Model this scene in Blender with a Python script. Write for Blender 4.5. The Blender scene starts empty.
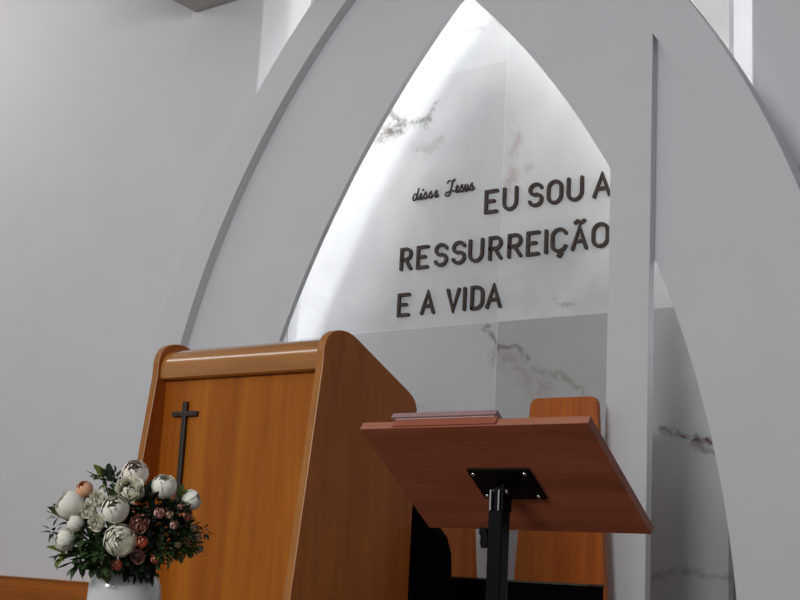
import bpy, bmesh, math, random
from mathutils import Vector, Matrix
from math import sin, cos, pi, radians, sqrt
random.seed(7)
S = bpy.context.scene
COL = S.collection

# ------------------------------------------------------------------ camera
cam_data = bpy.data.cameras.new('camera')
cam = bpy.data.objects.new('camera', cam_data)
COL.objects.link(cam)
cam_data.sensor_width = 36.0
cam_data.lens = 1306.4 * 36.0 / 800.0
cam_data.clip_start = 0.05
yaw, pitch, roll = radians(37.81), radians(11.53), radians(3.03)
fw = Vector((-sin(yaw) * cos(pitch), cos(yaw) * cos(pitch), sin(pitch)))
rt = Vector((cos(yaw), sin(yaw), 0))
up = rt.cross(fw)
r2 = rt * cos(roll) + up * sin(roll)
u2 = -rt * sin(roll) + up * cos(roll)
m = Matrix((r2, u2, -fw)).transposed().to_4x4()
m.translation = Vector((0, 0, 0.85))
cam.matrix_world = m
S.camera = cam

# ------------------------------------------------------------------ world, exposure, large lights
w = bpy.data.worlds.new('world')
S.world = w
w.use_nodes = True
w.node_tree.nodes['Background'].inputs[0].default_value = (0.90, 0.95, 1.0, 1)
w.node_tree.nodes['Background'].inputs[1].default_value = 0.29
S.view_settings.view_transform = 'Standard'
S.view_settings.look = 'None'
S.view_settings.gamma = 1.0
S.view_settings.use_curve_mapping = False
S.view_settings.exposure = -0.08


def area(name, loc, target, sx, sy, power, color=(1, 1, 1)):
    d = bpy.data.lights.new(name, 'AREA')
    d.shape = 'RECTANGLE'
    d.size, d.size_y = sx, sy
    d.energy = power
    d.color = color
    o = bpy.data.objects.new(name, d)
    COL.objects.link(o)
    o.location = loc
    o.rotation_euler = (Vector(target) - Vector(loc)).to_track_quat('-Z', 'Y').to_euler()
    return o


area('nave_lamp_light', (-6.5, 0.6, 4.65), (-4.8, 4.4, 0.6), 3.4, 0.34, 20, (1.0, 0.975, 0.945))
area('nave_lamp_light', (-2.8, -4.6, 3.4), (-3.8, 4.6, 0.5), 3.4, 0.7, 255, (0.98, 0.985, 1.0))
area('nave_lamp_light', (-8.3, 3.5, 4.8), (-8.0, 5.1, 3.8), 2.4, 0.6, 17, (1.0, 0.95, 0.90))


# ------------------------------------------------------------------ materials
def newmat(name):
    mt = bpy.data.materials.new(name)
    mt.use_nodes = True
    nt = mt.node_tree
    return mt, nt, nt.nodes['Principled BSDF']


def mixcol(nt, fac, a, b, blend='MIX'):
    n = nt.nodes.new('ShaderNodeMix')
    n.data_type = 'RGBA'
    n.blend_type = blend
    for sock, v in ((n.inputs[0], fac), (n.inputs[6], a), (n.inputs[7], b)):
        if isinstance(v, bpy.types.NodeSocket):
            nt.links.new(v, sock)
        elif isinstance(v, tuple):
            sock.default_value = (*v, 1)
        else:
            sock.default_value = v
    return n.outputs[2]


def noise(nt, vec, scale, detail=4, rough=0.5, dist=0.0):
    n = nt.nodes.new('ShaderNodeTexNoise')
    n.inputs['Scale'].default_value = scale
    n.inputs['Detail'].default_value = detail
    n.inputs['Roughness'].default_value = rough
    n.inputs['Distortion'].default_value = dist
    if vec is not None:
        nt.links.new(vec, n.inputs['Vector'])
    return n


def ramp(nt, fac, stops):
    n = nt.nodes.new('ShaderNodeValToRGB')
    e = n.color_ramp.elements
    while len(e) < len(stops):
        e.new(0.5)
    for i, (p, c) in enumerate(stops):
        e[i].position = p
        e[i].color = (*c, 1)
    nt.links.new(fac, n.inputs[0])
    return n.outputs[0]


def coords(nt, scale=(1, 1, 1), kind='Object', rot=(0, 0, 0)):
    t = nt.nodes.new('ShaderNodeTexCoord')
    mp = nt.nodes.new('ShaderNodeMapping')
    mp.inputs['Scale'].default_value = scale
    mp.inputs['Rotation'].default_value = rot
    nt.links.new(t.outputs[kind], mp.inputs[0])
    return mp.outputs[0]


def plain(name, col, rough=0.5, metal=0.0, var=0.06, scale=30, bump=0.0, spec=0.5, coat=0.0):
    mt, nt, b = newmat(name)
    v = coords(nt)
    n = noise(nt, v, scale)
    lo = tuple(c * (1 - var) for c in col)
    hi = tuple(min(1, c * (1 + var)) for c in col)
    nt.links.new(ramp(nt, n.outputs[0], [(0.3, lo), (0.7, hi)]), b.inputs['Base Color'])
    b.inputs['Roughness'].default_value = rough
    b.inputs['Metallic'].default_value = metal
    b.inputs['Specular IOR Level'].default_value = spec
    b.inputs['Coat Weight'].default_value = coat
    if bump:
        bp = nt.nodes.new('ShaderNodeBump')
        bp.inputs['Strength'].default_value = bump
        bp.inputs['Distance'].default_value = 0.002
        nt.links.new(n.outputs[0], bp.inputs['Height'])
        nt.links.new(bp.outputs[0], b.inputs['Normal'])
    return mt


def wood(name, dark, mid, light, grain=(14, 14, 0.9), rough=0.35, coat=0.0, spec=0.5):
    """straight grained wood, long axis is the one with the small scale"""
    mt, nt, b = newmat(name)
    v = coords(nt, grain)
    n1 = noise(nt, v, 1.0, 5, 0.6, 0.6)
    c1 = ramp(nt, n1.outputs[0], [(0.30, dark), (0.5, mid), (0.72, light)])
    v2 = coords(nt, tuple(g * 5 for g in grain))
    n2 = noise(nt, v2, 1.0, 3, 0.6)
    c2 = ramp(nt, n2.outputs[0], [(0.35, (0.80, 0.80, 0.80)), (0.65, (1, 1, 1))])
    nt.links.new(mixcol(nt, 0.7, c1, c2, 'MULTIPLY'), b.inputs['Base Color'])
    b.inputs['Roughness'].default_value = rough
    b.inputs['Coat Weight'].default_value = coat
    b.inputs['Coat Roughness'].default_value = 0.12
    b.inputs['Specular IOR Level'].default_value = spec
    return mt


def emitmat(name, col, strength):
    mt, nt, b = newmat(name)
    b.inputs['Base Color'].default_value = (0.8, 0.8, 0.8, 1)
    b.inputs['Emission Color'].default_value = (*col, 1)
    b.inputs['Emission Strength'].default_value = strength
    return mt


WHITE = plain('white_painted_plaster', (0.71, 0.715, 0.728), 0.7, var=0.012, scale=2.5, spec=0.3)
WHITE2 = plain('white_lacquer', (0.685, 0.695, 0.712), 0.55, var=0.012, scale=3, spec=0.35)
BEAMW = plain('grey_beam_paint', (0.42, 0.40, 0.38), 0.6, var=0.05)
PULPIT = wood('honey_wood_veneer', (0.31, 0.076, 0.004), (0.41, 0.115, 0.006), (0.49, 0.155, 0.010), (9, 9, 0.7), 0.42, spec=0.28)
PULPIT_SIDE = wood('honey_wood_side', (0.37, 0.092, 0.009), (0.46, 0.125, 0.012), (0.54, 0.160, 0.017), (7, 7, 0.8), 0.5, spec=0.25)
LIP = wood('honey_wood_gloss', (0.36, 0.140, 0.030), (0.44, 0.18, 0.040), (0.50, 0.215, 0.050), (0.8, 10, 10), 0.20, 0.7)
EDGEW = wood('honey_wood_edge', (0.36, 0.132, 0.022), (0.43, 0.165, 0.030), (0.50, 0.20, 0.038), (7, 7, 0.8), 0.35)
CHAIRW = wood('orange_chair_wood', (0.36, 0.078, 0.009), (0.50, 0.120, 0.013), (0.58, 0.155, 0.020), (12, 12, 0.9), 0.4, spec=0.3)
MAHOG = wood('mahogany_veneer', (0.24, 0.063, 0.029), (0.31, 0.084, 0.039), (0.39, 0.112, 0.053), (1.2, 14, 14), 0.45)
MAHOG_E = wood('mahogany_edge_band', (0.36, 0.125, 0.070), (0.44, 0.160, 0.090), (0.52, 0.20, 0.12), (1.5, 20, 20), 0.4)
BENCHW = wood('wainscot_wood', (0.34, 0.095, 0.010), (0.44, 0.130, 0.015), (0.52, 0.170, 0.022), (0.8, 9, 9), 0.5, spec=0.25)
FLOORW = wood('stage_floor_wood', (0.14, 0.06, 0.03), (0.20, 0.09, 0.045), (0.26, 0.12, 0.06), (1.2, 9, 9), 0.35)
CARPET = plain('nave_carpet', (0.12, 0.11, 0.11), 0.9, var=0.2, scale=200, bump=0.4)
BLACK = plain('black_powder_coat', (0.002, 0.002, 0.002), 0.4, var=0.1, spec=0.12)
BLACKF = plain('black_fabric', (0.0015, 0.0015, 0.0017), 0.95, var=0.2, scale=150, spec=0.03)
CHROME = plain('chrome', (0.72, 0.71, 0.70), 0.22, 1.0, var=0.02)
BRONZE = plain('bronze_letter', (0.030, 0.015, 0.007), 0.5, 0.05, var=0.35, scale=40)
CROSSM = plain('dark_cross_wood', (0.030, 0.020, 0.014), 0.45, var=0.2)
VASEM = plain('white_ceramic', (0.70, 0.71, 0.70), 0.07, var=0.02, coat=0.6)
STANDW = plain('stand_wood', (0.10, 0.045, 0.02), 0.45, var=0.15)
BOOKC = plain('dusty_pink_book_cover', (0.33, 0.20, 0.20), 0.5, var=0.06)
BOOKR = plain('red_book_cover', (0.33, 0.085, 0.040), 0.45, var=0.06)
PAPER = plain('paper_pages', (0.55, 0.47, 0.45), 0.8, var=0.05)
LED = emitmat('led_strip_light', (0.97, 0.99, 1.0), 12.0)
LEDB = emitmat('bright_led_strip_light', (0.97, 0.99, 1.0), 20.0)
LEDC = emitmat('cove_strip_light', (0.98, 0.99, 1.0), 6.5)
LEDL = emitmat('cove_and_added_rim_glow', (1.0, 0.98, 0.95), 15.0)
LAMP = emitmat('ceiling_lamp_diffuser', (1.0, 0.98, 0.95), 2.0)


def marble():
    mt, nt, b = newmat('veined_white_marble')
    L = nt.links
    tc = nt.nodes.new('ShaderNodeTexCoord')
    P = tc.outputs['Object']

    def math_(op, a, b_=None, clamp=False):
        n = nt.nodes.new('ShaderNodeMath')
        n.operation = op
        n.use_clamp = clamp
        for i, v in enumerate((a, b_)):
            if v is None:
                continue
            if isinstance(v, bpy.types.NodeSocket):
                L.new(v, n.inputs[i])
            else:
                n.inputs[i].default_value = v
        return n.outputs[0]

    sep = nt.nodes.new('ShaderNodeSeparateXYZ')
    L.new(P, sep.inputs[0])
    X, Z = sep.outputs[0], sep.outputs[2]
    # warp
    wn = noise(nt, P, 6.0, 5, 0.65)
    wsep = nt.nodes.new('ShaderNodeSeparateColor')
    L.new(wn.outputs['Color'], wsep.inputs[0])
    Xw = math_('ADD', X, math_('MULTIPLY', math_('SUBTRACT', wsep.outputs[0], 0.5), 0.20))
    Zw = math_('ADD', Z, math_('MULTIPLY', math_('SUBTRACT', wsep.outputs[1], 0.5), 0.20))
    cl = noise(nt, P, 1.5, 5, 0.55, 0.8)
    col = ramp(nt, cl.outputs[0], [(0.30, (0.56, 0.57, 0.575)), (0.50, (0.69, 0.70, 0.70)), (0.72, (0.76, 0.76, 0.755))])
    br = noise(nt, P, 22.0, 4, 0.7)

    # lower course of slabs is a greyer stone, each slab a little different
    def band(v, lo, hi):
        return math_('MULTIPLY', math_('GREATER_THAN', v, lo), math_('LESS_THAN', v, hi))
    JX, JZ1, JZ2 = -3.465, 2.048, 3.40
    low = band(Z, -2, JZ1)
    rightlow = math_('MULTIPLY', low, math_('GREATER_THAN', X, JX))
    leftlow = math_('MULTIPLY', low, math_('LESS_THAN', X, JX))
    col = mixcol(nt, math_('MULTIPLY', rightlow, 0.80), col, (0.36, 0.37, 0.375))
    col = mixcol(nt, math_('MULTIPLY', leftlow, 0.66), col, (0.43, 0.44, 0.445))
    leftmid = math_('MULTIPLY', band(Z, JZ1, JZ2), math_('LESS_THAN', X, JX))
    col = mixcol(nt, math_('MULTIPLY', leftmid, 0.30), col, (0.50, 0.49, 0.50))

    veins = [  # x0 z0 x1 z1 width colour strength
        (-4.26, 3.12, -4.12, 3.17, 0.045, (0.16, 0.14, 0.12), 0.8),
        (-4.20, 3.25, -4.12, 3.14, 0.022, (0.16, 0.13, 0.11), 0.7),
        (-4.08, 3.18, -3.93, 3.14, 0.020, (0.18, 0.17, 0.16), 0.7),
        (-3.95, 3.14, -3.90, 3.25, 0.016, (0.22, 0.21, 0.20), 0.6),
        (-4.02, 3.00, -3.86, 3.04, 0.03, (0.38, 0.37, 0.36), 0.5),
        (-3.95, 3.55, -3.87, 3.60, 0.03, (0.42, 0.42, 0.42), 0.5),
        (-3.73, 3.62, -3.62, 3.63, 0.018, (0.33, 0.33, 0.33), 0.5),
        (-3.40, 2.98, -3.43, 2.72, 0.035, (0.52, 0.42, 0.40), 0.6),
        (-3.43, 2.75, -3.28, 2.84, 0.020, (0.50, 0.44, 0.42), 0.5),
        (-3.54, 2.02, -3.44, 1.91, 0.018, (0.20, 0.17, 0.15), 0.8),
        (-3.44, 1.92, -3.30, 1.86, 0.018, (0.17, 0.14, 0.13), 0.8),
        (-3.44, 1.86, -3.18, 1.70, 0.050, (0.34, 0.29, 0.265), 0.6),
        (-3.24, 1.82, -2.98, 1.68, 0.020, (0.26, 0.26, 0.20), 0.7),
        (-2.58, 1.50, -2.36, 1.455, 0.020, (0.085, 0.055, 0.045), 0.95),
        (-2.44, 1.45, -2.34, 1.40, 0.018, (0.16, 0.13, 0.12), 0.6),
        (-2.62, 0.86, -2.25, 0.88, 0.020, (0.24, 0.23, 0.225), 0.6),
        (-3.14, 2.13, -3.05, 2.11, 0.010, (0.38, 0.37, 0.37), 0.6),
        (-3.20, 2.37, -3.02, 2.42, 0.012, (0.42, 0.41, 0.40), 0.5),
        (-4.35, 1.90, -3.85, 1.62, 0.012, (0.35, 0.34, 0.33), 0.4),
    ]
    for x0, z0, x1, z1, wd, c, st in veins:
        dx, dz = x1 - x0, z1 - z0
        l2 = dx * dx + dz * dz
        px = math_('SUBTRACT', Xw, x0)
        pz = math_('SUBTRACT', Zw, z0)
        t = math_('ADD', math_('MULTIPLY', px, dx / l2), math_('MULTIPLY', pz, dz / l2), True)
        ex = math_('SUBTRACT', px, math_('MULTIPLY', t, dx))
        ez = math_('SUBTRACT', pz, math_('MULTIPLY', t, dz))
        d = math_('SQRT', math_('ADD', math_('MULTIPLY', ex, ex), math_('MULTIPLY', ez, ez)))
        f = math_('SUBTRACT', 1.0, math_('DIVIDE', d, wd * 1.5), True)
        bk = math_('MULTIPLY', math_('SUBTRACT', br.outputs[0], 0.36), 5.0, True)
        f = math_('MULTIPLY', math_('MULTIPLY', f, bk), st * 1.3, True)
        col = mixcol(nt, f, col, c)
    # joints
    jx = math_('LESS_THAN', math_('ABSOLUTE', math_('SUBTRACT', X, JX)), 0.0035)
    jz = math_('LESS_THAN', math_('ABSOLUTE', math_('SUBTRACT', Z, JZ1)), 0.0030)
    j2 = math_('LESS_THAN', math_('ABSOLUTE', math_('SUBTRACT', Z, JZ2)), 0.0030)
    jj = math_('MAXIMUM', jx, jz)
    col = mixcol(nt, math_('MULTIPLY', jj, 0.35), col, (0.80, 0.81, 0.79))
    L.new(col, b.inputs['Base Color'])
    b.inputs['Roughness'].default_value = 0.28
    b.inputs['Specular IOR Level'].default_value = 0.4
    return mt


MARBLE = marble()


# ------------------------------------------------------------------ mesh helpers
def tag(o, label=None, cat=None, group=None, kind=None):
    if label:
        o['label'] = label
    if cat:
        o['category'] = cat
    if group:
        o['group'] = group
    if kind:
        o['kind'] = kind
    return o


def empty(name, loc, label, cat, group=None, rot=(0, 0, 0)):
    o = bpy.data.objects.new(name, None)
    o.empty_display_size = 0.1
    COL.objects.link(o)
    o.location = loc
    o.rotation_euler = rot
    return tag(o, label, cat, group)


def build(name, bm, mat, parent=None, smooth=False, bevel=0.0, seg=2, local=False, auto=None):
    """link a bmesh given in world coordinates; with a parent it is moved into the parent's space"""
    bmesh.ops.recalc_face_normals(bm, faces=bm.faces)
    me = bpy.data.meshes.new(name)
    if parent is not None and not local:
        bmesh.ops.translate(bm, verts=bm.verts, vec=-Vector(parent.location))
    bm.to_mesh(me)
    bm.free()
    mats = mat if isinstance(mat, (list, tuple)) else [mat]
    for k in mats:
        me.materials.append(k)
    o = bpy.data.objects.new(name, me)
    COL.objects.link(o)
    if parent is not None:
        o.parent = parent
    if smooth:
        for p in me.polygons:
            p.use_smooth = True
    if bevel:
        md = o.modifiers.new('bevel', 'BEVEL')
        md.width = bevel
        md.segments = seg
        md.limit_method = 'ANGLE'
        md.angle_limit = radians(40)
    if auto is not None:
        for p in me.polygons:
            p.use_smooth = True
        me.set_sharp_from_angle(angle=radians(auto))
    return o


def box(bm, x0, x1, y0, y1, z0, z1):
    v = [bm.verts.new((x, y, z)) for x in (x0, x1) for y in (y0, y1) for z in (z0, z1)]
    for f in ((0, 1, 3, 2), (4, 6, 7, 5), (0, 4, 5, 1), (2, 3, 7, 6), (0, 2, 6, 4), (1, 5, 7, 3)):
        bm.faces.new([v[i] for i in f])
    return v


def prism(bm, pts, fn, a, b):
    """extrude a closed outline; fn(u, v, w) -> xyz, w from a to b"""
    n = len(pts)
    A = [bm.verts.new(fn(u, v, a)) for u, v in pts]
    B = [bm.verts.new(fn(u, v, b)) for u, v in pts]
    bm.faces.new(A)
    bm.faces.new(B[::-1])
    for i in range(n):
        j = (i + 1) % n
        bm.faces.new((A[i], B[i], B[j], A[j]))


def ringstrip(bm, inner, outer, y0, y1):
    """band between two open polylines of (x, z), solid between y0 and y1"""
    n = len(inner)
    V = [[bm.verts.new((x, y, z)) for x, z in line] for line in (inner, outer) for y in (y0, y1)]
    a, b, c, d = V
    for i in range(n - 1):
        bm.faces.new((a[i], a[i + 1], c[i + 1], c[i]))
        bm.faces.new((b[i], d[i], d[i + 1], b[i + 1]))
        bm.faces.new((a[i], b[i], b[i + 1], a[i + 1]))
        bm.faces.new((c[i], c[i + 1], d[i + 1], d[i]))
    bm.faces.new((a[0], c[0], d[0], b[0]))
    bm.faces.new((a[-1], b[-1], d[-1], c[-1]))


def lathe(bm, prof, c=(0, 0, 0), n=40, cap=True):
    rings = []
    for r, z in prof:
        rings.append([bm.verts.new((c[0] + r * cos(2 * pi * k / n), c[1] + r * sin(2 * pi * k / n), c[2] + z)) for k in range(n)])
    for a, b in zip(rings, rings[1:]):
        for k in range(n):
            bm.faces.new((a[k], a[(k + 1) % n], b[(k + 1) % n], b[k]))
    if cap:
        bm.faces.new(rings[0][::-1])
        bm.faces.new(rings[-1])


def tube(bm, pts, r, n=8):
    pts = [Vector(p) for p in pts]
    rings = []
    for i, p in enumerate(pts):
        d = (pts[min(i + 1, len(pts) - 1)] - pts[max(i - 1, 0)]).normalized()
        a = d.cross(Vector((0, 0, 1)) if abs(d.z) < 0.9 else Vector((1, 0, 0))).normalized()
        b = d.cross(a)
        rr = r[i] if isinstance(r, (list, tuple)) else r
        rings.append([bm.verts.new(p + (a * cos(2 * pi * k / n) + b * sin(2 * pi * k / n)) * rr) for k in range(n)])
    for a, b in zip(rings, rings[1:]):
        for k in range(n):
            bm.faces.new((a[k], a[(k + 1) % n], b[(k + 1) % n], b[k]))
    bm.faces.new(rings[0][::-1])
    bm.faces.new(rings[-1])


def boxobj(name, dims, mat, parent=None, bevel=0.0):
    bm = bmesh.new()
    box(bm, *dims)
    return build(name, bm, mat, parent, bevel=bevel)


# ------------------------------------------------------------------ the room
CX = -3.5225          # axis of the arch


def struct(o):
    o['kind'] = 'structure'
    return o


struct(boxobj('floor', (-9.5, 3.5, 1.55, 5.4, -0.45, 0.0), FLOORW))
struct(boxobj('floor', (-9.5, 3.5, -6.0, 1.55, -0.60, -0.45), CARPET))
struct(boxobj('ceiling', (-9.5, 3.5, -6.0, 5.6, 5.0, 5.1), WHITE))
struct(boxobj('wall_left', (-9.7, -9.5, -6.0, 5.6, -0.60, 5.1), WHITE))
struct(boxobj('wall_front_left', (-9.5, -5.55, 5.10, 5.6, 0.0, 5.0), WHITE))
struct(boxobj('wall_front_right', (-1.45, 3.5, 5.10, 5.6, 0.0, 5.0), WHITE))
struct(boxobj('wall_back', (-5.55, -1.45, 5.42, 5.6, 0.0, 5.0), WHITE))
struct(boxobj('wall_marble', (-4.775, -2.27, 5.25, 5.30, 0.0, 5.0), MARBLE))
struct(boxobj('trim_1', (-5.60, -5.00, 5.02, 5.42, 0.0, 5.0), WHITE, bevel=0.008))
struct(boxobj('trim_2', (-2.07, -1.45, 5.02, 5.42, 0.0, 5.0), WHITE, bevel=0.008))
struct(boxobj('trim_3', (-5.56, -5.10, 3.20, 5.02, 4.05, 4.6), BEAMW, bevel=0.006))

# cove lights behind both edges of the marble wall
for sx in (-4.73, -2.315):
    t = empty('cove_light', (sx, 5.315, 2.4),
              'slim white light strip hidden behind the %s edge of the marble wall' % ('left' if sx < -4 else 'right'), 'light')
    boxobj('light_strip', (sx - 0.010, sx + 0.010, 5.302, 5.316, 2.7, 4.9), LEDL if sx < -4 else LEDC, t)
    boxobj('mounting_channel', (sx - 0.016, sx + 0.016, 5.300, 5.303, 2.68, 4.92), WHITE2, t)


# ------------------------------------------------------------------ pointed arch
def arc(dc, zc, r, side, zbot, n=48, CX=CX, xa=0.0):
    """right or left half of a pointed arch as (x, z) from the bottom to the apex"""
    zc += 0.85
    pts = [(CX + side * (r + dc), zbot)]
    if zc > zbot:
        a0 = 0.0
    else:
        a0 = math.asin((zbot - zc) / r)
        pts = []
    a1 = math.acos((xa - dc) / r)
    for i in range(n + 1):
        a = a0 + (a1 - a0) * i / n
        pts.append((CX + side * (dc + r * cos(a)), zc + r * sin(a)))
    return pts


arch = empty('pointed_arch', (CX, 4.80, 0.0), 'white pointed arch with a raised outer rib in front of the lit marble wall', 'arch')
bm = bmesh.new()
zap_in = 0.85 - 0.013 + sqrt(4.08 ** 2 - 2.254 ** 2)
zap_out = 0.85 - 0.013 + sqrt(4.28 ** 2 - 2.254 ** 2)
for side in (1, -1):
    a1 = math.acos(2.254 / 4.08)
    a1o = math.acos(2.254 / 4.28)
    N = 60
    inn, out = [(CX + side * (4.08 - 2.254), 0.0)], [(CX + side * (4.28 - 2.254), 0.0)]
    for i in range(N + 1):
        a, ao = a1 * i / N, a1o * i / N
        inn.append((CX + side * (-2.254 + 4.08 * cos(a)), 0.837 + 4.08 * sin(a)))
        out.append((CX + side * (-2.254 + 4.28 * cos(ao)), 0.837 + 4.28 * sin(ao)))
    ringstrip(bm, inn, out, 4.78, 4.838)
rib = build('rib', bm, WHITE2, arch, auto=30)

# recessed face with the pointed opening
CXO = -3.417
OP = {1: (-3.0225, -0.4738, 4.40), -1: (-3.553, -0.7185, 5.000)}
SH = 0.034
RIM = (-2.254, -0.013, 4.272)
bm = bmesh.new()
for side in (1, -1):
    inner = arc(*OP[side], side, 0.0, CX=CXO, xa=-SH * side)
    inner[-1] = (CXO - SH, 3.602)
    outer = arc(*RIM, side, 0.0)
    ringstrip(bm, inner, outer, 4.838, 4.868)
build('face_panel', bm, WHITE2, arch, auto=30)
for side in (1, -1):
    bm = bmesh.new()
    ringstrip(bm, arc(-2.254, -0.013, 4.20, side, 0.0), arc(*RIM, side, 0.0), 4.868, 4.935)
    build('rim_return', bm, WHITE2, arch, auto=30)

# light strips that follow the opening on the back of the face panel
for side in (1, -1):
    bm = bmesh.new()
    off = 0.05 if side > 0 else 0.31
    o0, o1, o2 = OP[side]
    pts = arc(o0, o1, o2 + off, side, 1.5, 60, CXO)
    pts2 = arc(o0, o1, o2 + off + 0.015, side, 1.5, 60, CXO)
    yy = 5.13 if side > 0 else 5.08
    ringstrip(bm, pts, pts2, yy, yy + 0.01)
    build('light_strip', bm, LED if side > 0 else LEDB, arch)
for side in (1, -1):  # unseen glow strips added along the rim to brighten the outer marble
    bm = bmesh.new()
    A_, B_ = [], []
    for i in range(40):
        z = 2.75 + (4.15 - 2.75) * i / 39
        xo = sqrt(RIM[2] ** 2 - (z - 0.837) ** 2) + RIM[0]
        A_.append((CX + side * (xo - 0.215), z))
        B_.append((CX + side * (xo - 0.20), z))
    ringstrip(bm, A_, B_, 5.12, 5.13)
    build('added_rim_glow', bm, LEDL, arch)

bm = bmesh.new()
box(bm, -2.612, -2.420, 4.792, 4.84, 0.0, 3.16)
# sloping top that dies into the rib
for v in bm.verts:
    if v.co.z > 3:
        v.co.z = 3.45 if v.co.x < -2.5 else 3.20
build('post', bm, WHITE2, arch, bevel=0.003)
tag(arch.children[-1], 'square white post standing under the right half of the arch')


# ------------------------------------------------------------------ wainscot on the left wall
t = empty('wainscot', (-7.5, 5.05, 0.0), 'low orange-brown wooden wainscot along the foot of the left wall', 'wainscot')
boxobj('board', (-9.45, -5.64, 5.045, 5.10, 0.0, 0.664), BENCHW, t)
boxobj('top_rail', (-9.45, -5.64, 5.036, 5.10, 0.664, 0.672), EDGEW, t, bevel=0.002)


# ------------------------------------------------------------------ wall letters
def ribbon(bm, pts, wd, y0, y1, closed=False):
    """flat stroke with round ends along a polyline of (x, z)"""
    P = [Vector(p) for p in pts]
    n = len(P)
    Lf, Rt = [], []
    for i in range(n):
        if closed:
            a, b = P[(i - 1) % n], P[(i + 1) % n]
            d1, d2 = (P[i] - a).normalized(), (b - P[i]).normalized()
        else:
            d1 = (P[i] - P[i - 1]).normalized() if i else (P[1] - P[0]).normalized()
            d2 = (P[i + 1] - P[i]).normalized() if i < n - 1 else d1
        t = (d1 + d2)
        t = t.normalized() if t.length > 1e-5 else d1
        nn = Vector((-t.y, t.x))
        k = 1.0 / max(0.6, nn.dot(Vector((-d1.y, d1.x))))
        Lf.append(P[i] + nn * wd / 2 * k)
        Rt.append(P[i] - nn * wd / 2 * k)
    if not closed:
        def cap(c, d):
            base = math.atan2(d.y, d.x)
            return [c + Vector((cos(base + pi / 2 - pi * k / 6), sin(base + pi / 2 - pi * k / 6))) * wd / 2 for k in range(1, 6)]
        e = cap(P[-1], (P[-1] - P[-2]).normalized())
        s = cap(P[0], (P[0] - P[1]).normalized())
        loop = Lf + e + Rt[::-1] + s
        prism(bm, [(p.x, p.y) for p in loop], lambda u, v, q: (u, q, v), y0, y1)
    else:
        rows = [[bm.verts.new((p.x, y, p.y)) for p in line] for line in (Lf, Rt) for y in (y0, y1)]
        a, b, c, d = rows
        for i in range(n):
            j = (i + 1) % n
            bm.faces.new((a[i], a[j], c[j], c[i]))
            bm.faces.new((b[i], d[i], d[j], b[j]))
            bm.faces.new((a[i], b[i], b[j], a[j]))
            bm.faces.new((c[i], c[j], d[j], d[i]))


def ell(cx, cy, rx, ry, a0, a1, n=14):
    return [(cx + rx * cos(radians(a0 + (a1 - a0) * i / n)), cy + ry * sin(radians(a0 + (a1 - a0) * i / n))) for i in range(n + 1)]


# strokes in a unit box (x 0..1, z 0..1); tuples: (points, closed)
GL = {
    'E': [([(0.95, 1), (0.06, 1), (0.06, 0), (0.95, 0)], 0), ([(0.06, 0.52), (0.72, 0.52)], 0)],
    'U': [([(0, 1), (0, 0.36)] + ell(0.5, 0.34, 0.5, 0.34, 190, 350, 10) + [(1, 0.36), (1, 1)], 0)],
    'S': [(ell(0.5, 0.75, 0.46, 0.25, 15, 270, 12) + ell(0.5, 0.26, 0.48, 0.26, 80, -165, 12), 0)],
    'O': [(ell(0.5, 0.68, 0.5, 0.32, 0, 180, 10) + ell(0.5, 0.32, 0.5, 0.32, 180, 360, 10), 1)],
    'A': [([(0, 0), (0.5, 1), (1, 0)], 0), ([(0.22, 0.34), (0.78, 0.34)], 0)],
    'R': [([(0.06, 0), (0.06, 1), (0.5, 1)] + ell(0.55, 0.74, 0.40, 0.26, 80, -80, 8) + [(0.08, 0.48)], 0), ([(0.48, 0.46), (0.98, 0)], 0)],
    'I': [([(0.5, 0), (0.5, 1)], 0)],
    'C': [(ell(0.52, 0.69, 0.5, 0.31, 20, 180, 10) + ell(0.52, 0.31, 0.5, 0.31, 180, 340, 10), 0),
          ([(0.55, -0.02), (0.55, -0.10), (0.68, -0.14), (0.60, -0.23), (0.48, -0.22)], 0)],
    'V': [([(0, 1), (0.5, 0), (1, 1)], 0)],
    'D': [([(0.06, 0), (0.06, 1), (0.42, 1)] + ell(0.42, 0.66, 0.53, 0.34, 80, 0, 6) + ell(0.42, 0.34, 0.53, 0.34, 0, -80, 6) + [(0.42, 0), (0.06, 0)], 0)],
}
GL['~A'] = GL['A'] + [([(0.16, 1.20), (0.34, 1.28), (0.60, 1.18), (0.82, 1.27)], 0)]
ORD = ['first', 'second', 'third', 'fourth', 'fifth', 'sixth', 'seventh', 'eighth', 'ninth', 'tenth', 'eleventh', 'last']
WORDS = [
    ('EU', 2.604, [('E', -3.567, -3.478), ('U', -3.455, -3.367)]),
    ('SOU', 2.604, [('S', -3.308, -3.220), ('O', -3.200, -3.112), ('U', -3.089, -2.999)]),
    ('A of the top line', 2.604, [('A', -2.948, -2.850)]),
    ('RESSURREIÇÃO', 2.360, [('R', -4.084, -4.000), ('E', -3.977, -3.892), ('S', -3.862, -3.774), ('S', -3.752, -3.664),
                             ('U', -3.648, -3.558), ('R', -3.532, -3.445), ('R', -3.420, -3.330), ('E', -3.312, -3.228),
                             ('I', -3.208, -3.186), ('C', -3.171, -3.080), ('~A', -3.059, -2.969), ('O', -2.948, -2.856)]),
    ('E of the bottom line', 2.117, [('E', -4.086, -3.998)]),
    ('A of the bottom line', 2.117, [('A', -3.933, -3.843)]),
    ('VIDA', 2.117, [('V', -3.772, -3.688), ('I', -3.672, -3.649), ('D', -3.628, -3.541), ('A', -3.533, -3.441)]),
]
CAP = 0.124
SW = 0.0170
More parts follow.
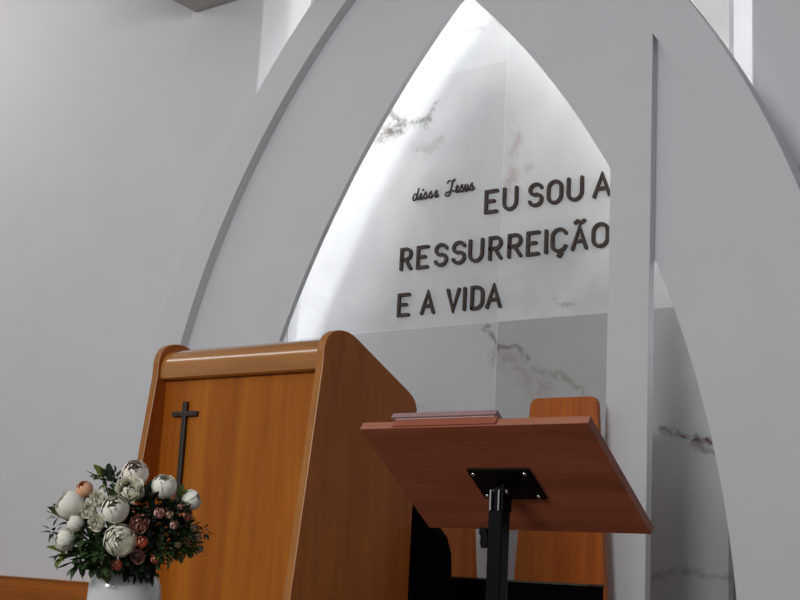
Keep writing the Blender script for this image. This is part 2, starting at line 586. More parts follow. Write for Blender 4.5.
for word, zb, letters in WORDS:
    zb = zb + 0.005
    for i, (g, x0, x1) in enumerate(letters):
        bm = bmesh.new()
        a, b = x0 + SW / 2, x1 - SW / 2
        for si, (pts, closed) in enumerate(GL[g]):
            q = [(a + (b - a) * px, zb + (CAP - SW) * pz) for px, pz in pts]
            if closed:
                qq = []
                for p in q:
                    if not qq or (Vector(p) - Vector(qq[-1])).length > 1e-4:
                        qq.append(p)
                if (Vector(qq[0]) - Vector(qq[-1])).length < 1e-4:
                    qq.pop()
                q = qq
            else:
                qq = []
                for p in q:
                    if not qq or (Vector(p) - Vector(qq[-1])).length > 1e-4:
                        qq.append(p)
                q = qq
            ribbon(bm, q, SW, 5.2365 + 0.0006 * si, 5.25, closed)
        o = build('wall_letter', bm, BRONZE)
        ch = {'C': 'Ç', '~A': 'Ã'}.get(g, g)
        if len(letters) == 1:
            lab = 'dark bronze letter %s, the single-letter word %s' % (ch, word)
        else:
            lab = 'dark bronze letter %s, %s letter of the word %s' % (ch, ORD[i], word)
        tag(o, lab, 'letter', 'bronze letters on the marble wall')

# script words
SC = {
    'd': ([(0.62, 0.42), (0.35, 0.52), (0.08, 0.30), (0.12, 0.02), (0.42, 0.04), (0.66, 0.42), (0.86, 0.98), (0.66, 0.30), (0.72, 0.02), (1.0, 0.14)], 0.62),
    'i': ([(0.0, 0.14), (0.42, 0.50), (0.36, 0.05), (0.62, 0.00), (1.0, 0.16)], 0.34),
    's': ([(0.0, 0.14), (0.52, 0.56), (0.50, 0.40), (0.78, 0.14), (0.46, 0.0), (0.20, 0.08), (0.60, 0.06), (1.0, 0.16)], 0.46),
    'e': ([(0.0, 0.14), (0.50, 0.26), (0.70, 0.46), (0.42, 0.52), (0.28, 0.20), (0.50, 0.00), (1.0, 0.16)], 0.46),
    'J': ([(0.15, 0.80), (0.40, 0.98), (0.72, 0.90), (1.0, 1.02), (0.78, 0.92), (0.60, 0.30), (0.42, -0.10), (0.10, -0.12), (0.08, 0.10), (0.55, 0.16), (0.80, 0.20)], 0.95),
    'u': ([(0.0, 0.14), (0.20, 0.50), (0.18, 0.08), (0.42, 0.00), (0.66, 0.50), (0.66, 0.06), (1.0, 0.16)], 0.52),
}


def smoothline(pts, k=4):
    out = []
    P = [Vector(p) for p in pts]
    for i in range(len(P) - 1):
        p0, p1, p2, p3 = P[max(i - 1, 0)], P[i], P[i + 1], P[min(i + 2, len(P) - 1)]
        for j in range(k):
            t = j / k
            out.append(0.5 * ((2 * p1) + (p2 - p0) * t + (2 * p0 - 5 * p1 + 4 * p2 - p3) * t * t + (3 * p1 - p0 - 3 * p2 + p3) * t ** 3))
    out.append(P[-1])
    return out


def script(word, x0, x1, zb, h, label):
    bm = bmesh.new()
    tot = sum(SC[c][1] for c in word)
    x = x0
    sc = (x1 - x0) / tot
    pts = []
    for c in word:
        p, wd = SC[c]
        for u, v in p:
            pts.append((x + u * wd * sc, zb + v * h))
        x += wd * sc
    pl = smoothline(pts)
    P3 = [(p.x, 5.242, p.y) for p in pl]
    tube(bm, P3, 0.0042, 6)
    if 'i' in word:
        k = x0 + (SC['d'][1] + SC['i'][1] * 0.75) * sc
        tube(bm, [(k, 5.246, zb + 0.72 * h), (k + 0.006, 5.240, zb + 0.80 * h)], 0.005, 6)
    o = build('script_lettering', bm, BRONZE, smooth=True)
    tag(o, label, 'lettering', 'bronze script words')


script('disse', -4.020, -3.852, 2.732, 0.066, 'small dark bronze handwritten-style word disse, left of the word Jesus')
script('Jesus', -3.812, -3.630, 2.738, 0.072, 'small dark bronze handwritten-style word Jesus, right of the word disse')


# ------------------------------------------------------------------ pulpit
pul = empty('pulpit', (-3.09, 3.30, 0.0), 'large honey-coloured wooden pulpit with rounded top and small cross', 'pulpit')
side_prof = [(2.923, -0.85), (3.006, -0.114), (3.088, 0.612), (3.088, 0.660), (3.095, 0.690), (3.108, 0.711), (3.130, 0.727),
             (3.155, 0.736), (3.180, 0.739), (3.206, 0.738), (3.232, 0.732), (3.26, 0.720), (3.297, 0.703), (3.432, 0.641), (3.538, 0.593),
             (3.566, 0.578), (3.585, 0.560), (3.595, 0.538), (3.597, 0.510), (3.597, -0.85)]
for x in (-3.484, -2.720):
    bm = bmesh.new()
    prism(bm, [(y, z + 0.85) for y, z in side_prof], lambda u, v, q: (q, u, v), x, x + 0.030)
    bm.normal_update()
    for f in bm.faces:
        f.material_index = 0 if abs(f.normal.x) > 0.5 else 1
    build('side_panel', bm, [PULPIT_SIDE, EDGEW], pul, bevel=0.003)
boxobj('front_panel', (-3.454, -2.720, 3.130, 3.150, 0.0, 1.47), PULPIT, pul)
lip = [(3.150, 0.603), (3.112, 0.600), (3.103, 0.606), (3.100, 0.625), (3.101, 0.650), (3.108, 0.674), (3.122, 0.693), (3.142, 0.706),
       (3.165, 0.713), (3.190, 0.713), (3.215, 0.708), (3.245, 0.696), (3.25, 0.680), (3.19, 0.690), (3.15, 0.680)]
bm = bmesh.new()
prism(bm, [(y, z + 0.85) for y, z in lip], lambda u, v, q: (q, u, v), -3.454, -2.720)
build('top_molding', bm, LIP, pul, auto=40)
bm = bmesh.new()
prism(bm, [(3.245, 1.546), (3.245, 1.528), (3.575, 1.375), (3.575, 1.395)], lambda u, v, q: (q, u, v), -3.454, -2.720)
build('reading_board', bm, PULPIT_SIDE, pul)
boxobj('shelf', (-3.454, -2.720, 3.150, 3.56, 0.95, 0.97), PULPIT_SIDE, pul)
boxobj('plinth', (-3.454, -2.720, 3.00, 3.13, 0.0, 0.08), PULPIT_SIDE, pul)
bm = bmesh.new()
box(bm, -3.346, -3.327, 3.116, 3.130, 0.99, 1.372)
box(bm, -3.397, -3.3462, 3.117, 3.130, 1.320, 1.338)
box(bm, -3.3268, -3.276, 3.117, 3.130, 1.320, 1.338)
o = build('cross', bm, CROSSM, pul, bevel=0.002)
o['label'] = 'slim dark cross on the pulpit front'

# ------------------------------------------------------------------ music stand
stand = empty('sheet_music_stand', (-1.495, 2.30, 0.0), 'black metal stand with a tilted mahogany tray in front of the pulpit', 'music stand')
FR = Vector((0, 2.16, 1.133))     # upper front edge, bottom corner
BK = Vector((0, 2.43, 0.940))
sl = (BK - FR).normalized()
nrm = Vector((0, -sl.z, sl.y)) * 1.0
if nrm.z < 0:
    nrm = -nrm
TH = 0.018


def tray_pt(x, s, h):
    p = FR + sl * s + nrm * h
    return (x, p.y, p.z)


Ltray = (BK - FR).length


def tbox(bm, x0, x1, s0, s1, h0, h1):
    v = [bm.verts.new(tray_pt(x, s, h)) for x in (x0, x1) for s in (s0, s1) for h in (h0, h1)]
    for f in ((0, 1, 3, 2), (4, 6, 7, 5), (0, 4, 5, 1), (2, 3, 7, 6), (0, 2, 6, 4), (1, 5, 7, 3)):
        bm.faces.new([v[i] for i in f])


bm = bmesh.new()
tbox(bm, -1.766, -1.214, 0.001, Ltray - 0.001, 0, TH)
build('tray', bm, MAHOG, stand)
bm = bmesh.new()
tbox(bm, -1.766, -1.214, -0.0005, 0.001, 0.0, TH)
build('edge_band', bm, MAHOG_E, stand)
bm = bmesh.new()
tbox(bm, -1.74, -1.24, Ltray - 0.012, Ltray - 0.001, TH, TH + 0.02)
build('stop_ledge', bm, MAHOG, stand)
# plate and hardware under the tray
pc = 0.173
bm = bmesh.new()
tbox(bm, -1.556, -1.404, pc - 0.047, pc + 0.047, -0.006, -0.0005)
build('mounting_plate', bm, BLACK, stand, bevel=0.002)
for bx in (-1.543, -1.417):
    for bs in (pc - 0.035, pc + 0.035):
        bm = bmesh.new()
        c = Vector(tray_pt(bx, bs, -0.0065))
        q = Vector((0, 0, 1)).rotation_difference(-nrm).to_matrix()
        rings = []
        for r, h in ((0.0048, 0), (0.0045, 0.002), (0.0028, 0.0038), (0.0008, 0.0042)):
            rings.append([bm.verts.new(c + q @ Vector((r * cos(2 * pi * k / 12), r * sin(2 * pi * k / 12), h))) for k in range(12)])
        for a, b_ in zip(rings, rings[1:]):
            for k in range(12):
                bm.faces.new((a[k], a[(k + 1) % 12], b_[(k + 1) % 12], b_[k]))
        bm.faces.new(rings[-1])
        bm.faces.new(rings[0][::-1])
        build('screw', bm, CHROME, stand, smooth=True)
pp = Vector(tray_pt(-1.495, pc, 0))
# hinge block: two ears and a slotted tongue
bm = bmesh.new()
box(bm, -1.4835, -1.477, pp.y - 0.017, pp.y + 0.017, 0.972, pp.z - 0.004)
box(bm, -1.505, -1.486, pp.y - 0.010, pp.y + 0.012, 0.962, pp.z - 0.010)
build('hinge_bracket', bm, BLACK, stand, bevel=0.0015)
bm = bmesh.new()
box(bm, -1.509, -1.5055, pp.y - 0.019, pp.y - 0.002, 0.974, pp.z - 0.016)
box(bm, -1.4885, -1.4855, pp.y - 0.019, pp.y - 0.0105, 0.974, pp.z - 0.016)
build('hinge_strap', bm, CHROME, stand)
bm = bmesh.new()
tube(bm, [(-1.512, pp.y - 0.004, pp.z - 0.018), (-1.474, pp.y - 0.004, pp.z - 0.018)], 0.006, 10)
build('hinge_bolt', bm, CHROME, stand, smooth=True)
bm = bmesh.new()
box(bm, -1.513, -1.479, pp.y - 0.018, pp.y + 0.018, 0.36, 0.976)
build('outer_tube', bm, BLACK, stand, bevel=0.005)
bm = bmesh.new()
box(bm, -1.508, -1.484, pp.y - 0.013, pp.y + 0.013, 0.03, 0.36)
build('inner_tube', bm, BLACK, stand, bevel=0.004)
bm = bmesh.new()
kz = 0.912
tube(bm, [(-1.512, pp.y, kz), (-1.526, pp.y, kz)], 0.005, 10)
pr = [(-0.012, 0.030), (0.002, 0.028), (0.006, 0.012), (0.010, -0.006), (0.006, -0.022), (-0.008, -0.024), (-0.012, -0.010), (-0.010, 0.004), (-0.016, 0.016)]
prism(bm, pr, lambda u, v, q: (-1.528 + u * 0.9, pp.y + q, kz + 0.004 + v * 0.8), -0.006, 0.006)
build('wing_knob', bm, BLACK, stand, bevel=0.002)
bm = bmesh.new()
box(bm, -1.72, -1.27, pp.y - 0.16, pp.y + 0.16, 0.0, 0.03)
build('base_plate', bm, BLACK, stand, bevel=0.006)

# booklet lying on the tray, its top edge over the raised side
bk = empty('booklet', (-1.56, 2.20, 1.16), 'thin pinkish booklet with a reddish back lying on the mahogany tray', 'booklet')
bm = bmesh.new()
tbox(bm, -1.678, -1.422, -0.001, 0.195, TH + 0.0005, TH + 0.003)
tbox(bm, -1.678, -1.422, -0.004, -0.001, 0.003, TH + 0.003)
build('back_cover', bm, BOOKR, bk)
bm = bmesh.new()
tbox(bm, -1.678, -1.432, -0.004, 0.191, TH + 0.0032, TH + 0.012)
build('pages', bm, PAPER, bk)
bm = bmesh.new()
tbox(bm, -1.688, -1.426, -0.009, 0.195, TH + 0.005, TH + 0.0165)
build('front_cover', bm, BOOKC, bk)


# ------------------------------------------------------------------ chairs behind the pulpit
def wood_chair(x0, x1, ytop, ztop, zbot, taper, label):
    cx = (x0 + x1) / 2
    wd = x1 - x0
    t = empty('wooden_chair', (cx, ytop - 0.22, 0.0), label, 'chair', 'wooden chairs before the marble wall')
    r = 0.035
    bw, tw = wd / 2 + taper, wd / 2
    pl = [(-bw, zbot), (bw, zbot)]
    pl += [(tw - r + r * cos(radians(a)), ztop - r + r * sin(radians(a))) for a in (0, 22, 45, 68, 90)]
    pl += [(-tw + r + r * cos(radians(a)), ztop - r + r * sin(radians(a))) for a in (90, 112, 135, 158, 180)]
    bm = bmesh.new()
    prism(bm, pl, lambda u, v, q: (cx + u, q, v), ytop, ytop + 0.03)
    build('backrest', bm, CHAIRW, t, bevel=0.004)
    boxobj('seat', (cx - bw - 0.02, cx + bw + 0.02, ytop - 0.42, ytop + 0.03, 0.42, 0.46), CHAIRW, t, bevel=0.008)
    boxobj('seat_cushion', (cx - bw, cx + bw, ytop - 0.40, ytop - 0.01, 0.46, 0.50), BLACKF, t, bevel=0.012)
    for lx in (-bw + 0.01, bw - 0.03):
        for ly in (ytop - 0.39, ytop - 0.03):
            boxobj('leg', (cx + lx - 0.01, cx + lx + 0.03, ly, ly + 0.04, 0.0, 0.42), CHAIRW, t, bevel=0.003)
        boxobj('back_post', (cx + lx, cx + lx + 0.025, ytop, ytop + 0.028, 0.46, zbot), CHAIRW, t)
    return t


wood_chair(-2.923, -2.602, 4.70, 1.577, 0.72, 0.060, 'tall orange wooden chair back rising above the tray, next to the white post')
wood_chair(-3.545, -3.210, 4.70, 1.270, 0.72, 0.045, 'low orange wooden chair back beside the right edge of the pulpit')

# black cloth covered table
tb = empty('covered_table', (-2.75, 4.04, 0.0), 'narrow black cloth covered table behind the music stand, before the wooden chairs', 'table')
boxobj('tabletop', (-3.40, -2.232, 3.99, 4.10, 0.80, 0.823), BLACKF, tb, bevel=0.004)
bm = bmesh.new()
top, bot = [], []
path = [(-3.404, 4.10), (-3.404, 3.985), (-2.228, 3.985), (-2.228, 4.10)]
dense = []
for (ax, ay), (bx, by) in zip(path, path[1:]):
    k = max(4, int(math.hypot(bx - ax, by - ay) / 0.02))
    for i in range(k):
        dense.append((ax + (bx - ax) * i / k, ay + (by - ay) * i / k))
dense.append(path[-1])
for i, (x, y) in enumerate(dense):
    f = 0.006 * (1 + sin(i * 1.3))
    top.append(bm.verts.new((x, y, 0.824)))
    bot.append(bm.verts.new((x + (f if x > -2.3 else (-f if x < -3.35 else 0)), y - (f if y < 4.0 else 0), 0.04)))
for i in range(len(top) - 1):
    bm.faces.new((top[i], top[i + 1], bot[i + 1], bot[i]))
skirt = build('cloth_skirt', bm, BLACKF, tb, smooth=True)
sd = skirt.modifiers.new('solid', 'SOLIDIFY')
sd.thickness = 0.003
boxobj('cloth_hem', (-3.406, -2.226, 3.981, 3.984, 0.819, 0.826), plain('olive_hem', (0.05, 0.042, 0.022), 0.8), tb)
boxobj('cloth_hem', (-2.2275, -2.2245, 3.985, 4.10, 0.819, 0.826), bpy.data.materials['olive_hem'], tb)
for lx in (-3.38, -2.27):
    boxobj('leg', (lx, lx + 0.03, 4.02, 4.05, 0.0, 0.80), BLACK, tb)

# black chair with arched back
bc = empty('armchair', (-2.93, 3.67, 0.0), 'black upholstered chair with a rounded back tucked behind the pulpit', 'chair')
xc = -2.93
half = 0.344
rr = [(0, 0.50), (0, 0.86), (-0.004, 0.905), (-0.022, 0.955), (-0.050, 0.985), (-0.082, 1.008), (-0.150, 1.052), (-0.230, 1.095), (-0.344, 1.12)]
outl = [(xc + half + a, z) for a, z in rr] + [(xc - half - a, z) for a, z in rr[::-1][1:]]
bm = bmesh.new()
prism(bm, outl, lambda u, v, q: (u, q, v), 3.645, 3.705)
build('backrest', bm, BLACKF, bc, bevel=0.015, seg=4)
boxobj('seat', (xc - 0.25, xc + 0.25, 3.62, 3.70, 0.42, 0.50), BLACKF, bc, bevel=0.02)
for lx in (-0.23, 0.20):
    boxobj('leg', (xc + lx, xc + lx + 0.03, 3.64, 3.67, 0.0, 0.42), BLACK, bc)

# ------------------------------------------------------------------ vase on a stand
VX, VY = -2.287, 2.0
vs = empty('vase_stand', (VX, VY, 0.0), 'small dark wooden stand under the white vase', 'stand')
boxobj('stand_top', (VX - 0.15, VX + 0.15, VY - 0.15, VY + 0.15, 0.50, 0.525), STANDW, vs, bevel=0.004)
for lx in (-0.13, 0.10):
    for ly in (-0.13, 0.10):
        boxobj('leg', (VX + lx, VX + lx + 0.03, VY + ly, VY + ly + 0.03, 0.0, 0.50), STANDW, vs)
vz = 0.5265
bm = bmesh.new()
prof = [(0.052, 0.0), (0.060, 0.004), (0.072, 0.05), (0.082, 0.12), (0.085, 0.18), (0.0855, 0.220), (0.083, 0.252), (0.076, 0.270), (0.064, 0.2800),
        (0.052, 0.285), (0.046, 0.287), (0.046, 0.289), (0.043, 0.288), (0.042, 0.27), (0.05, 0.24), (0.07, 0.2), (0.06, 0.05), (0.01, 0.02)]
lathe(bm, [(a * 0.955, b) for a, b in prof], (VX + 0.006, VY, vz), 48)
o = build('vase', bm, VASEM, smooth=True)
tag(o, 'glossy white ceramic vase holding the bouquet, at the lower left', 'vase')
MOUTH = Vector((VX, VY, vz + 0.27))

# ------------------------------------------------------------------ flowers
def petalmat(name, base, tip, var=0.1):
    mt, nt, b = newmat(name)
    v = coords(nt)
    n = noise(nt, v, 60)
    c = ramp(nt, n.outputs[0], [(0.35, base), (0.65, tip)])
    nt.links.new(c, b.inputs['Base Color'])
    b.inputs['Roughness'].default_value = 0.6
    b.inputs['Subsurface Weight'].default_value = 0.0
    b.inputs['Subsurface Radius'].default_value = (0.01, 0.01, 0.008)
    b.inputs['Specular IOR Level'].default_value = 0.25
    return mt


PW = petalmat('white_petals', (0.90, 0.87, 0.72), (0.95, 0.93, 0.82))
PWG = petalmat('greenish_white_petals', (0.62, 0.64, 0.34), (0.82, 0.82, 0.60))
PBL = petalmat('blush_petals', (0.90, 0.76, 0.66), (0.92, 0.88, 0.80))
PPE = petalmat('peach_petals', (0.85, 0.42, 0.24), (0.92, 0.54, 0.34))
PCO = petalmat('coral_petals', (0.80, 0.22, 0.15), (0.88, 0.36, 0.24))
PDU = petalmat('dusty_brown_petals', (0.50, 0.25, 0.17), (0.62, 0.35, 0.25))
PPI = petalmat('pale_pink_petals', (0.76, 0.40, 0.33), (0.88, 0.55, 0.45))
PPY = petalmat('cream_pink_petals', (0.84, 0.66, 0.45), (0.88, 0.56, 0.42))
LEAF = plain('dark_green_leaf', (0.045, 0.085, 0.025), 0.5, var=0.4, scale=25)
LEAF2 = plain('mid_green_leaf', (0.075, 0.12, 0.030), 0.5, var=0.3, scale=25)
LEAF3 = plain('bright_green_leaf', (0.16, 0.22, 0.04), 0.5, var=0.25, scale=25)
LEAFD = plain('darkest_green_leaf', (0.024, 0.040, 0.018), 0.55, var=0.4, scale=25)  # darkest of the leaf greens
STEM = plain('green_stem', (0.05, 0.085, 0.025), 0.55)


def petal(bm, R, ang, tilt, size, curl, wave, rnd, mi=0, width=1.0, off=0.0):
    """cupped petal that starts near the flower axis; tilt 0 = upright, 90 = flat"""
    nu, nv = 5, 5
    g = []
    ca, sa = cos(ang), sin(ang)
    ph = rnd.random() * 6
    for i in range(nu + 1):
        t = i / nu
        row = []
        # centre line bends outward then curls back in
        th = radians(tilt) + curl * (0.5 - t)
        rad = off + size * t * sin(th)
        z = size * t * cos(th)
        wv = width * size * 0.62 * sin(pi * min(1, 0.12 + t * 0.80)) ** 0.7
        for j in range(nv + 1):
            s = (j / nv - 0.5) * 2
            cup = wv * 0.45 * (s * s)
            rr = rad - cup * cos(th) + wave * size * sin(3 * s + ph) * t
            zz = z + cup * sin(th) * 0.6 + wave * size * cos(4 * s + ph) * t
            y = wv * s
            row.append(bm.verts.new((rr * ca - y * sa, rr * sa + y * ca, zz)))
        g.append(row)
    for i in range(nu):
        for j in range(nv):
            f = bm.faces.new((g[i][j], g[i + 1][j], g[i + 1][j + 1], g[i][j + 1]))
            f.material_index = mi
            f.smooth = True


def shell(bm, R, az, phi, th0, flare, rnd, mi=0, wav=0.02, nu=8, nv=8):
    """rounded petal wrapped on a ball: th0 is how far its tip stays from the pole (degrees)"""
    g = []
    ph = rnd.random() * 6
    jit = rnd.uniform(0.97, 1.03)
    for i in range(nu + 1):
        t = i / nu
        row = []
        for j in range(nv + 1):
            s = (j / nv - 0.5) * 2
            tip = th0 + (150 - th0) * 0.75 * abs(s) ** 3.2
            th = radians(172 - t * (172 - tip))
            a = az + s * phi * (0.55 + 0.45 * sin(pi * min(1.0, t * 1.1) / 2))
            rr = R * jit * (1 + flare * t ** 4 + 0.035 * s + wav * sin(4 * s + ph) * t * t - 0.10 * (1 - t))
            row.append(bm.verts.new((rr * sin(th) * cos(a), rr * sin(th) * sin(a), rr * cos(th) * 1.02)))
        g.append(row)
    for i in range(nu):
        for j in range(nv):
            f = bm.faces.new((g[i][j], g[i + 1][j], g[i + 1][j + 1], g[i][j + 1]))
            f.material_index = mi
            f.smooth = True


BLOOMS = {  # radius, tip angle, petals, half width, flare, wave
    'ball': [(0.42, 4, 3, 75, 0, 0.02), (0.57, 14, 3, 72, 0, 0.02), (0.74, 20, 4, 66, 0.0, 0.02), (0.87, 28, 5, 58, 0.01, 0.02), (0.98, 40, 6, 52, 0.02, 0.02)],
    'open': [(0.30, 6, 3, 75, 0, 0.01), (0.44, 13, 4, 68, 0, 0.01), (0.56, 20, 5, 60, 0, 0.015), (0.66, 27, 6, 54, 0, 0.015), (0.75, 34, 6, 52, 0, 0.015),
             (0.84, 42, 7, 48, 0.0, 0.015), (0.92, 50, 7, 46, 0.0, 0.015), (1.0, 58, 8, 42, 0.02, 0.015)],
    'ruffle': [(0.40, 10, 4, 45, 0.2, 0.10), (0.62, 28, 5, 42, 0.25, 0.12), (0.80, 48, 6, 38, 0.32, 0.12), (0.92, 70, 7, 34, 0.38, 0.10)],
    'bud': [(0.50, 6, 3, 70, 0, 0.02), (0.75, 24, 4, 58, 0.05, 0.03), (0.98, 48, 5, 48, 0.12, 0.04)],
}


def bloom(kind, R, seed):
    rnd = random.Random(seed)
    bm = bmesh.new()
    for lay, (rr, th, n, ph, fl, wv) in enumerate(BLOOMS[kind]):
        for k in range(n):
            shell(bm, R * rr, 2 * pi * k / n + lay * 0.9 + rnd.uniform(-0.15, 0.15), radians(ph), th + rnd.uniform(-5, 5), fl, rnd,
                  1 if (kind == 'open' and lay < 2) else 0, wv, *((8, 8) if R > 0.016 else (5, 5)))
    return bm


def sepals(R):
    bm = bmesh.new()
    rnd = random.Random(3)
    for k in range(5):
        petal(bm, R, 2 * pi * k / 5, 78, R * 0.85, -0.3, 0.02, rnd, 0, 0.45)
    lathe(bm, [(R * 0.06, -R * 0.30), (R * 0.22, -R * 0.18), (R * 0.30, 0.0), (R * 0.10, R * 0.1)], (0, 0, 0), 10)
    return bm


def stem_to(parent, loc, head_dir, r=0.0022):
    p = Vector(loc)
    bm = bmesh.new()
    jit = Vector((random.uniform(-0.016, 0.016), random.uniform(-0.016, 0.016), -0.05))
    tube(bm, [p - p, -head_dir * 0.03, (MOUTH - p) * 0.6 - head_dir * 0.015, MOUTH - p + jit], r, 6)
    return build('stem', bm, STEM, parent, smooth=True, local=True)


def flower(kind, loc, R, mats, label, cat, name, group, face=None, seed=0):
    p = Vector(loc)
    ctr = Vector((VX, VY, 0.88))
    out = (p - ctr).normalized()
    view = Vector((0.72, -0.66, 0.10))
    d = (out * 0.75 + view * 0.55 + Vector((0, 0, 0.12))).normalized() if face is None else Vector(face).normalized()
    t = empty(name, p, label, cat, group)
    R *= {'ball': 1.0, 'open': 0.98, 'ruffle': 0.86, 'bud': 0.86}[kind]
    q = Vector((0, 0, 1)).rotation_difference(d).to_matrix().to_4x4()
    shift = {'ball': 0.0, 'open': 0.25, 'ruffle': 0.1, 'bud': 0.0}[kind] * R
    for nm, bm, mt in (('bloom', bloom(kind, R, seed), mats), ('sepals', sepals(R), LEAF2)):
        if nm == 'sepals':
            bmesh.ops.translate(bm, verts=bm.verts, vec=(0, 0, -R * 0.93))
        bmesh.ops.transform(bm, matrix=q, verts=bm.verts)
        bmesh.ops.translate(bm, verts=bm.verts, vec=-d * shift)
        build(nm, bm, mt, t, smooth=True, local=True)
    stem_to(t, p, d)
    return t


G1, G2, G3 = 'white blooms of the bouquet', 'coral and peach blooms of the bouquet', 'small pink flowers of the bouquet'
FL = [
    ('ball', (-2.212, 1.938, 1.019), 0.0310, [PBL, PWG], 'blush-white round bloom at the very top middle of the bouquet', 'peony', G1, None),
    ('ruffle', (-2.190, 1.908, 0.984), 0.0300, [PW, PWG], 'white ruffled bloom just under the blush one at the top of the bouquet', 'carnation', G1, None),
    ('ball', (-2.160, 1.978, 0.994), 0.0285, [PW, PWG], 'tight round white rose at the upper right of the bouquet, against the pulpit', 'rose', G1, (0.35, -0.35, 0.9)),
    ('ball', (-2.132, 2.035, 0.970), 0.0240, [PW, PWG], 'white rose turned sideways at the far upper right of the bouquet', 'rose', G1, (0.75, 0.45, 0.35)),
    ('ball', (-2.192, 1.874, 0.937), 0.0305, [PW, PWG], 'creamy white peony directly above the wide open ranunculus', 'peony', G1, (0.5, -0.6, 0.55)),
    ('open', (-2.182, 1.887, 0.875), 0.0360, [PW, PWG], 'wide open cream ranunculus at the front centre above the vase', 'ranunculus', G1, (0.74, -0.66, 0.02)),
    ('ball', (-2.285, 1.829, 0.942), 0.0320, [PW, PWG], 'large white peony on the left side of the bouquet', 'peony', G1, (-0.35, -0.75, 0.45)),
    ('ball', (-2.296, 1.833, 0.868), 0.0235, [PW, PWG], 'smaller white rose at the lower left of the bouquet', 'rose', G1, (-0.45, -0.75, 0.1)),
    ('ball', (-2.270, 1.834, 0.905), 0.0200, [PW, PWG], 'pale white bud between the two left-hand blooms', 'bud', G1, (-0.5, -0.7, 0.3)),
    ('ruffle', (-2.240, 1.843, 0.934), 0.0185, [PW, PWG], 'small white ruffled blossom right of the large left peony', 'blossom', G1, None),
    ('ruffle', (-2.231, 1.857, 0.959), 0.0185, [PW, PWG], 'small white ruffled blossom right of the peach rose', 'blossom', G1, None),
    ('ruffle', (-2.219, 1.851, 0.908), 0.0185, [PW, PWG], 'small white ruffled blossom lower left of the central peony', 'blossom', G1, None),
    ('ball', (-2.272, 1.853, 0.979), 0.0185, [PPE, PPE], 'round peach rose at the upper left of the bouquet', 'rose', G2, (0.1, -0.7, 0.7)),
    ('bud', (-2.154, 1.923, 0.873), 0.0150, [PCO, PCO], 'coral rosebud right beside the open ranunculus', 'rosebud', G2, None),
    ('bud', (-2.206, 1.905, 0.823), 0.0145, [PCO, PPE], 'coral rosebud resting low above the vase rim', 'rosebud', G2, None),
    ('ruffle', (-2.155, 1.912, 0.911), 0.0200, [PDU, PDU], 'dusty brown-pink blossom right of the central peony', 'blossom', G2, None),
    ('bud', (-2.153, 1.964, 0.839), 0.0120, [PCO, PCO], 'small coral bud at the lower right above the vase', 'rosebud', G2, None),
    ('ruffle', (-2.175, 1.935, 0.842), 0.0150, [PPI, PPI], 'dusty pink blossom right below the open ranunculus', 'blossom', G3, None),
]
PK = [((-2.137, 1.949, 0.936), 0.0135, PPI, 'beneath the tight round white rose'), ((-2.128, 1.970, 0.934), 0.0105, PPY, 'second from the left in the upper row of pink ones'),
      ((-2.118, 2.014, 0.934), 0.0140, PCO, 'largest, under the sideways white rose'), ((-2.122, 1.981, 0.913), 0.0110, PPI, 'in the middle of the pink spray'),
      ((-2.115, 2.035, 0.910), 0.0110, PPY, 'upper one of three down the right edge'), ((-2.119, 2.052, 0.891), 0.0100, PPY, 'middle one of three down the right edge'),
      ((-2.131, 2.071, 0.866), 0.0110, PPY, 'lowest at the right edge of the bouquet'), ((-2.126, 2.001, 0.953), 0.0090, PPI, 'topmost of the pink spray'),
      ((-2.125, 2.001, 0.871), 0.0080, PPY, 'lowest in the dark foliage on the right'), ((-2.120, 2.019, 0.881), 0.0080, PPI, 'in the dark right foliage beside the edge ones')]
for i, (kind, loc, R, mats, label, cat, g, face) in enumerate(FL):
    flower(kind, loc, R, mats, label, cat, 'flower_' + cat, g, face, seed=i)
for i, (loc, R, mt, where) in enumerate(PK):
    flower('bud', loc, R, [mt, mt], 'small pink spray flower, ' + where, 'flower', 'spray_flower', G3, None, seed=50 + i)


def leaf(bm, p, d, up_, ln, wd, bend, rnd):
    d = d.normalized()
    s = d.cross(up_)
    s = s.normalized() if s.length > 1e-3 else Vector((1, 0, 0))
    nn = s.cross(d)
    rows = []
    for i in range(6):
        t = i / 5
        c = p + d * ln * t + nn * (bend * ln * t * t)
        wv = wd * sin(pi * min(1, 0.06 + t * 0.92)) ** 0.8
        rows.append([bm.verts.new(c - s * wv + nn * wv * 0.3), bm.verts.new(c), bm.verts.new(c + s * wv + nn * wv * 0.3)])
    for a, b in zip(rows, rows[1:]):
        for k in (0, 1):
            f = bm.faces.new((a[k], a[k + 1], b[k + 1], b[k]))
            f.smooth = True


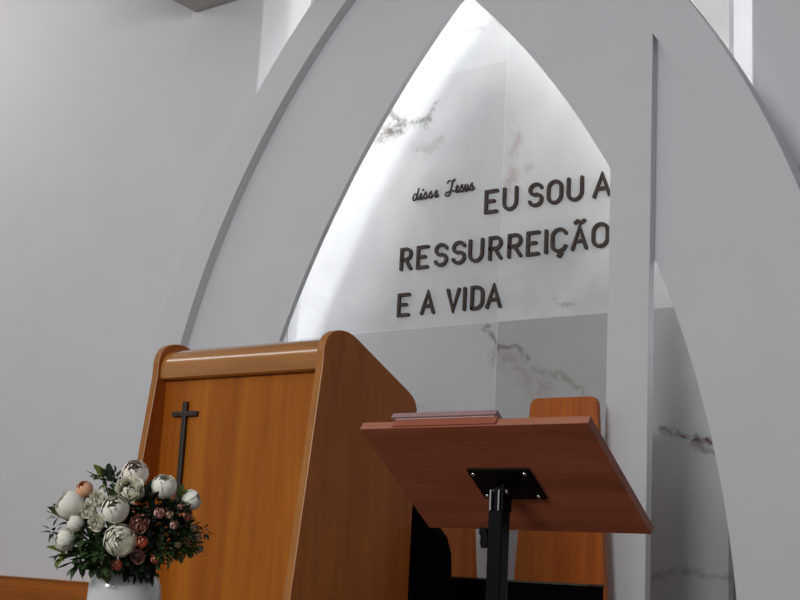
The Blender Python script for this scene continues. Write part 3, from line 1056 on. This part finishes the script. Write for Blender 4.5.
# position, spread radius, leaf count, leaf length, material, label
SP = [
    ((-2.263, 1.868, 0.872), 0.040, 34, 0.030, LEAF, 'dark leafy sprig filling the left centre of the bouquet'),
    ((-2.245, 1.885, 0.845), 0.040, 34, 0.030, LEAF, 'dark leafy sprig left of the open ranunculus'),
    ((-2.288, 1.860, 0.902), 0.030, 20, 0.026, LEAF2, 'mid green sprig behind the left white blooms'),
    ((-2.250, 1.906, 1.003), 0.024, 24, 0.020, LEAFD, 'dark green sprig standing at the top left of the blush bloom'),
    ((-2.279, 1.905, 1.010), 0.018, 9, 0.026, LEAF3, 'light green leaves at the top beside the peach rose'),
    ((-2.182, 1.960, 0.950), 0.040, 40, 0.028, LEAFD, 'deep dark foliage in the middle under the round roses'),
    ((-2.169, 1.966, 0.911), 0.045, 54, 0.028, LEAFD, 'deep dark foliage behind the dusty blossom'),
    ((-2.140, 2.018, 0.898), 0.046, 90, 0.021, LEAF, 'small-leaved dark sprig among the pink flowers'),
    ((-2.126, 2.076, 0.903), 0.013, 9, 0.014, LEAFD, 'tiny dark twig poking out at the far right of the bouquet'),
    ((-2.350, 1.840, 0.885), 0.016, 10, 0.016, LEAFD, 'tiny dark twig poking out at the far left of the bouquet'),
    ((-2.330, 1.858, 0.838), 0.022, 9, 0.030, LEAF3, 'bright green leaves at the lower left tip of the bouquet'),
    ((-2.295, 1.878, 0.830), 0.028, 18, 0.030, LEAF, 'dark leaves hanging below the lower left rose'),
    ((-2.246, 1.906, 0.825), 0.030, 24, 0.028, LEAF2, 'mid green leaves over the left rim of the vase'),
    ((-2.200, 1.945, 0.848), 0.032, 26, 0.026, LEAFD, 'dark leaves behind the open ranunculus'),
    ((-2.157, 1.994, 0.862), 0.040, 70, 0.021, LEAF2, 'small-leaved green sprig at the lower right'),
    ((-2.141, 2.040, 0.875), 0.032, 60, 0.019, LEAF2, 'small-leaved green sprig near the right edge of the bouquet'),
    ((-2.190, 1.975, 0.828), 0.036, 40, 0.024, LEAFD, 'dark leaves over the right rim of the vase'),
    ((-2.150, 2.010, 0.968), 0.018, 9, 0.026, LEAF3, 'bright green leaves between the two upper right roses'),
    ((-2.220, 1.915, 0.965), 0.026, 18, 0.026, LEAF2, 'green leaves left of the ruffled white bloom'),
    ((-2.341, 1.840, 0.921), 0.018, 8, 0.022, LEAF2, 'small green leaves on the outer left of the large peony'),
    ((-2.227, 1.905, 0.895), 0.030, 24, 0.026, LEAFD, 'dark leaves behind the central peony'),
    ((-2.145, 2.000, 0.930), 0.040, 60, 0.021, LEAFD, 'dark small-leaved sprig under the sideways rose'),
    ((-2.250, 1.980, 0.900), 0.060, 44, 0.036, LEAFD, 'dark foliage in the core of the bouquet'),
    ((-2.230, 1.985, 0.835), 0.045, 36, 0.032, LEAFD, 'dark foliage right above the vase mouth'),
]
for i, (loc, spread, n, ln, mt, label) in enumerate(SP):
    rnd = random.Random(100 + i)
    p = Vector(loc)
    t = empty('leaf_sprig', p, label, 'foliage', 'foliage sprigs of the bouquet')
    out = (p - Vector((VX, VY, 0.86))).normalized()
    bm = bmesh.new()
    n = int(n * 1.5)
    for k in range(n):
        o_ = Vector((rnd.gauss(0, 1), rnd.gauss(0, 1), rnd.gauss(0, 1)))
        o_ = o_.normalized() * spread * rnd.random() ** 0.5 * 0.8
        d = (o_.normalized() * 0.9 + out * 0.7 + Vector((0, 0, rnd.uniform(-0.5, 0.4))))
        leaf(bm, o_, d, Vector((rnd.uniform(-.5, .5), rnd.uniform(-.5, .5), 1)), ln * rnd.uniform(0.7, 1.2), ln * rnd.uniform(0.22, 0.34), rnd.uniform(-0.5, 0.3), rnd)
    build('leaves', bm, mt, t, smooth=True, local=True)
    stem_to(t, p, out, 0.0016)

# ------------------------------------------------------------------ ceiling lamps
for (x, y, lab) in ((-6.5, 0.6, 'long flat ceiling lamp over the left side near the stage'), (-2.8, -4.6, 'long flat ceiling lamp furthest from the stage')):
    t = empty('ceiling_lamp', (x, y, 4.75), lab, 'ceiling lamp')
    boxobj('housing', (x - 1.55, x + 1.55, y - 0.40, y + 0.40, 4.75, 5.0), WHITE2, t)
    boxobj('diffuser', (x - 1.5, x + 1.5, y - 0.35, y + 0.35, 4.735, 4.75), LAMP, t)
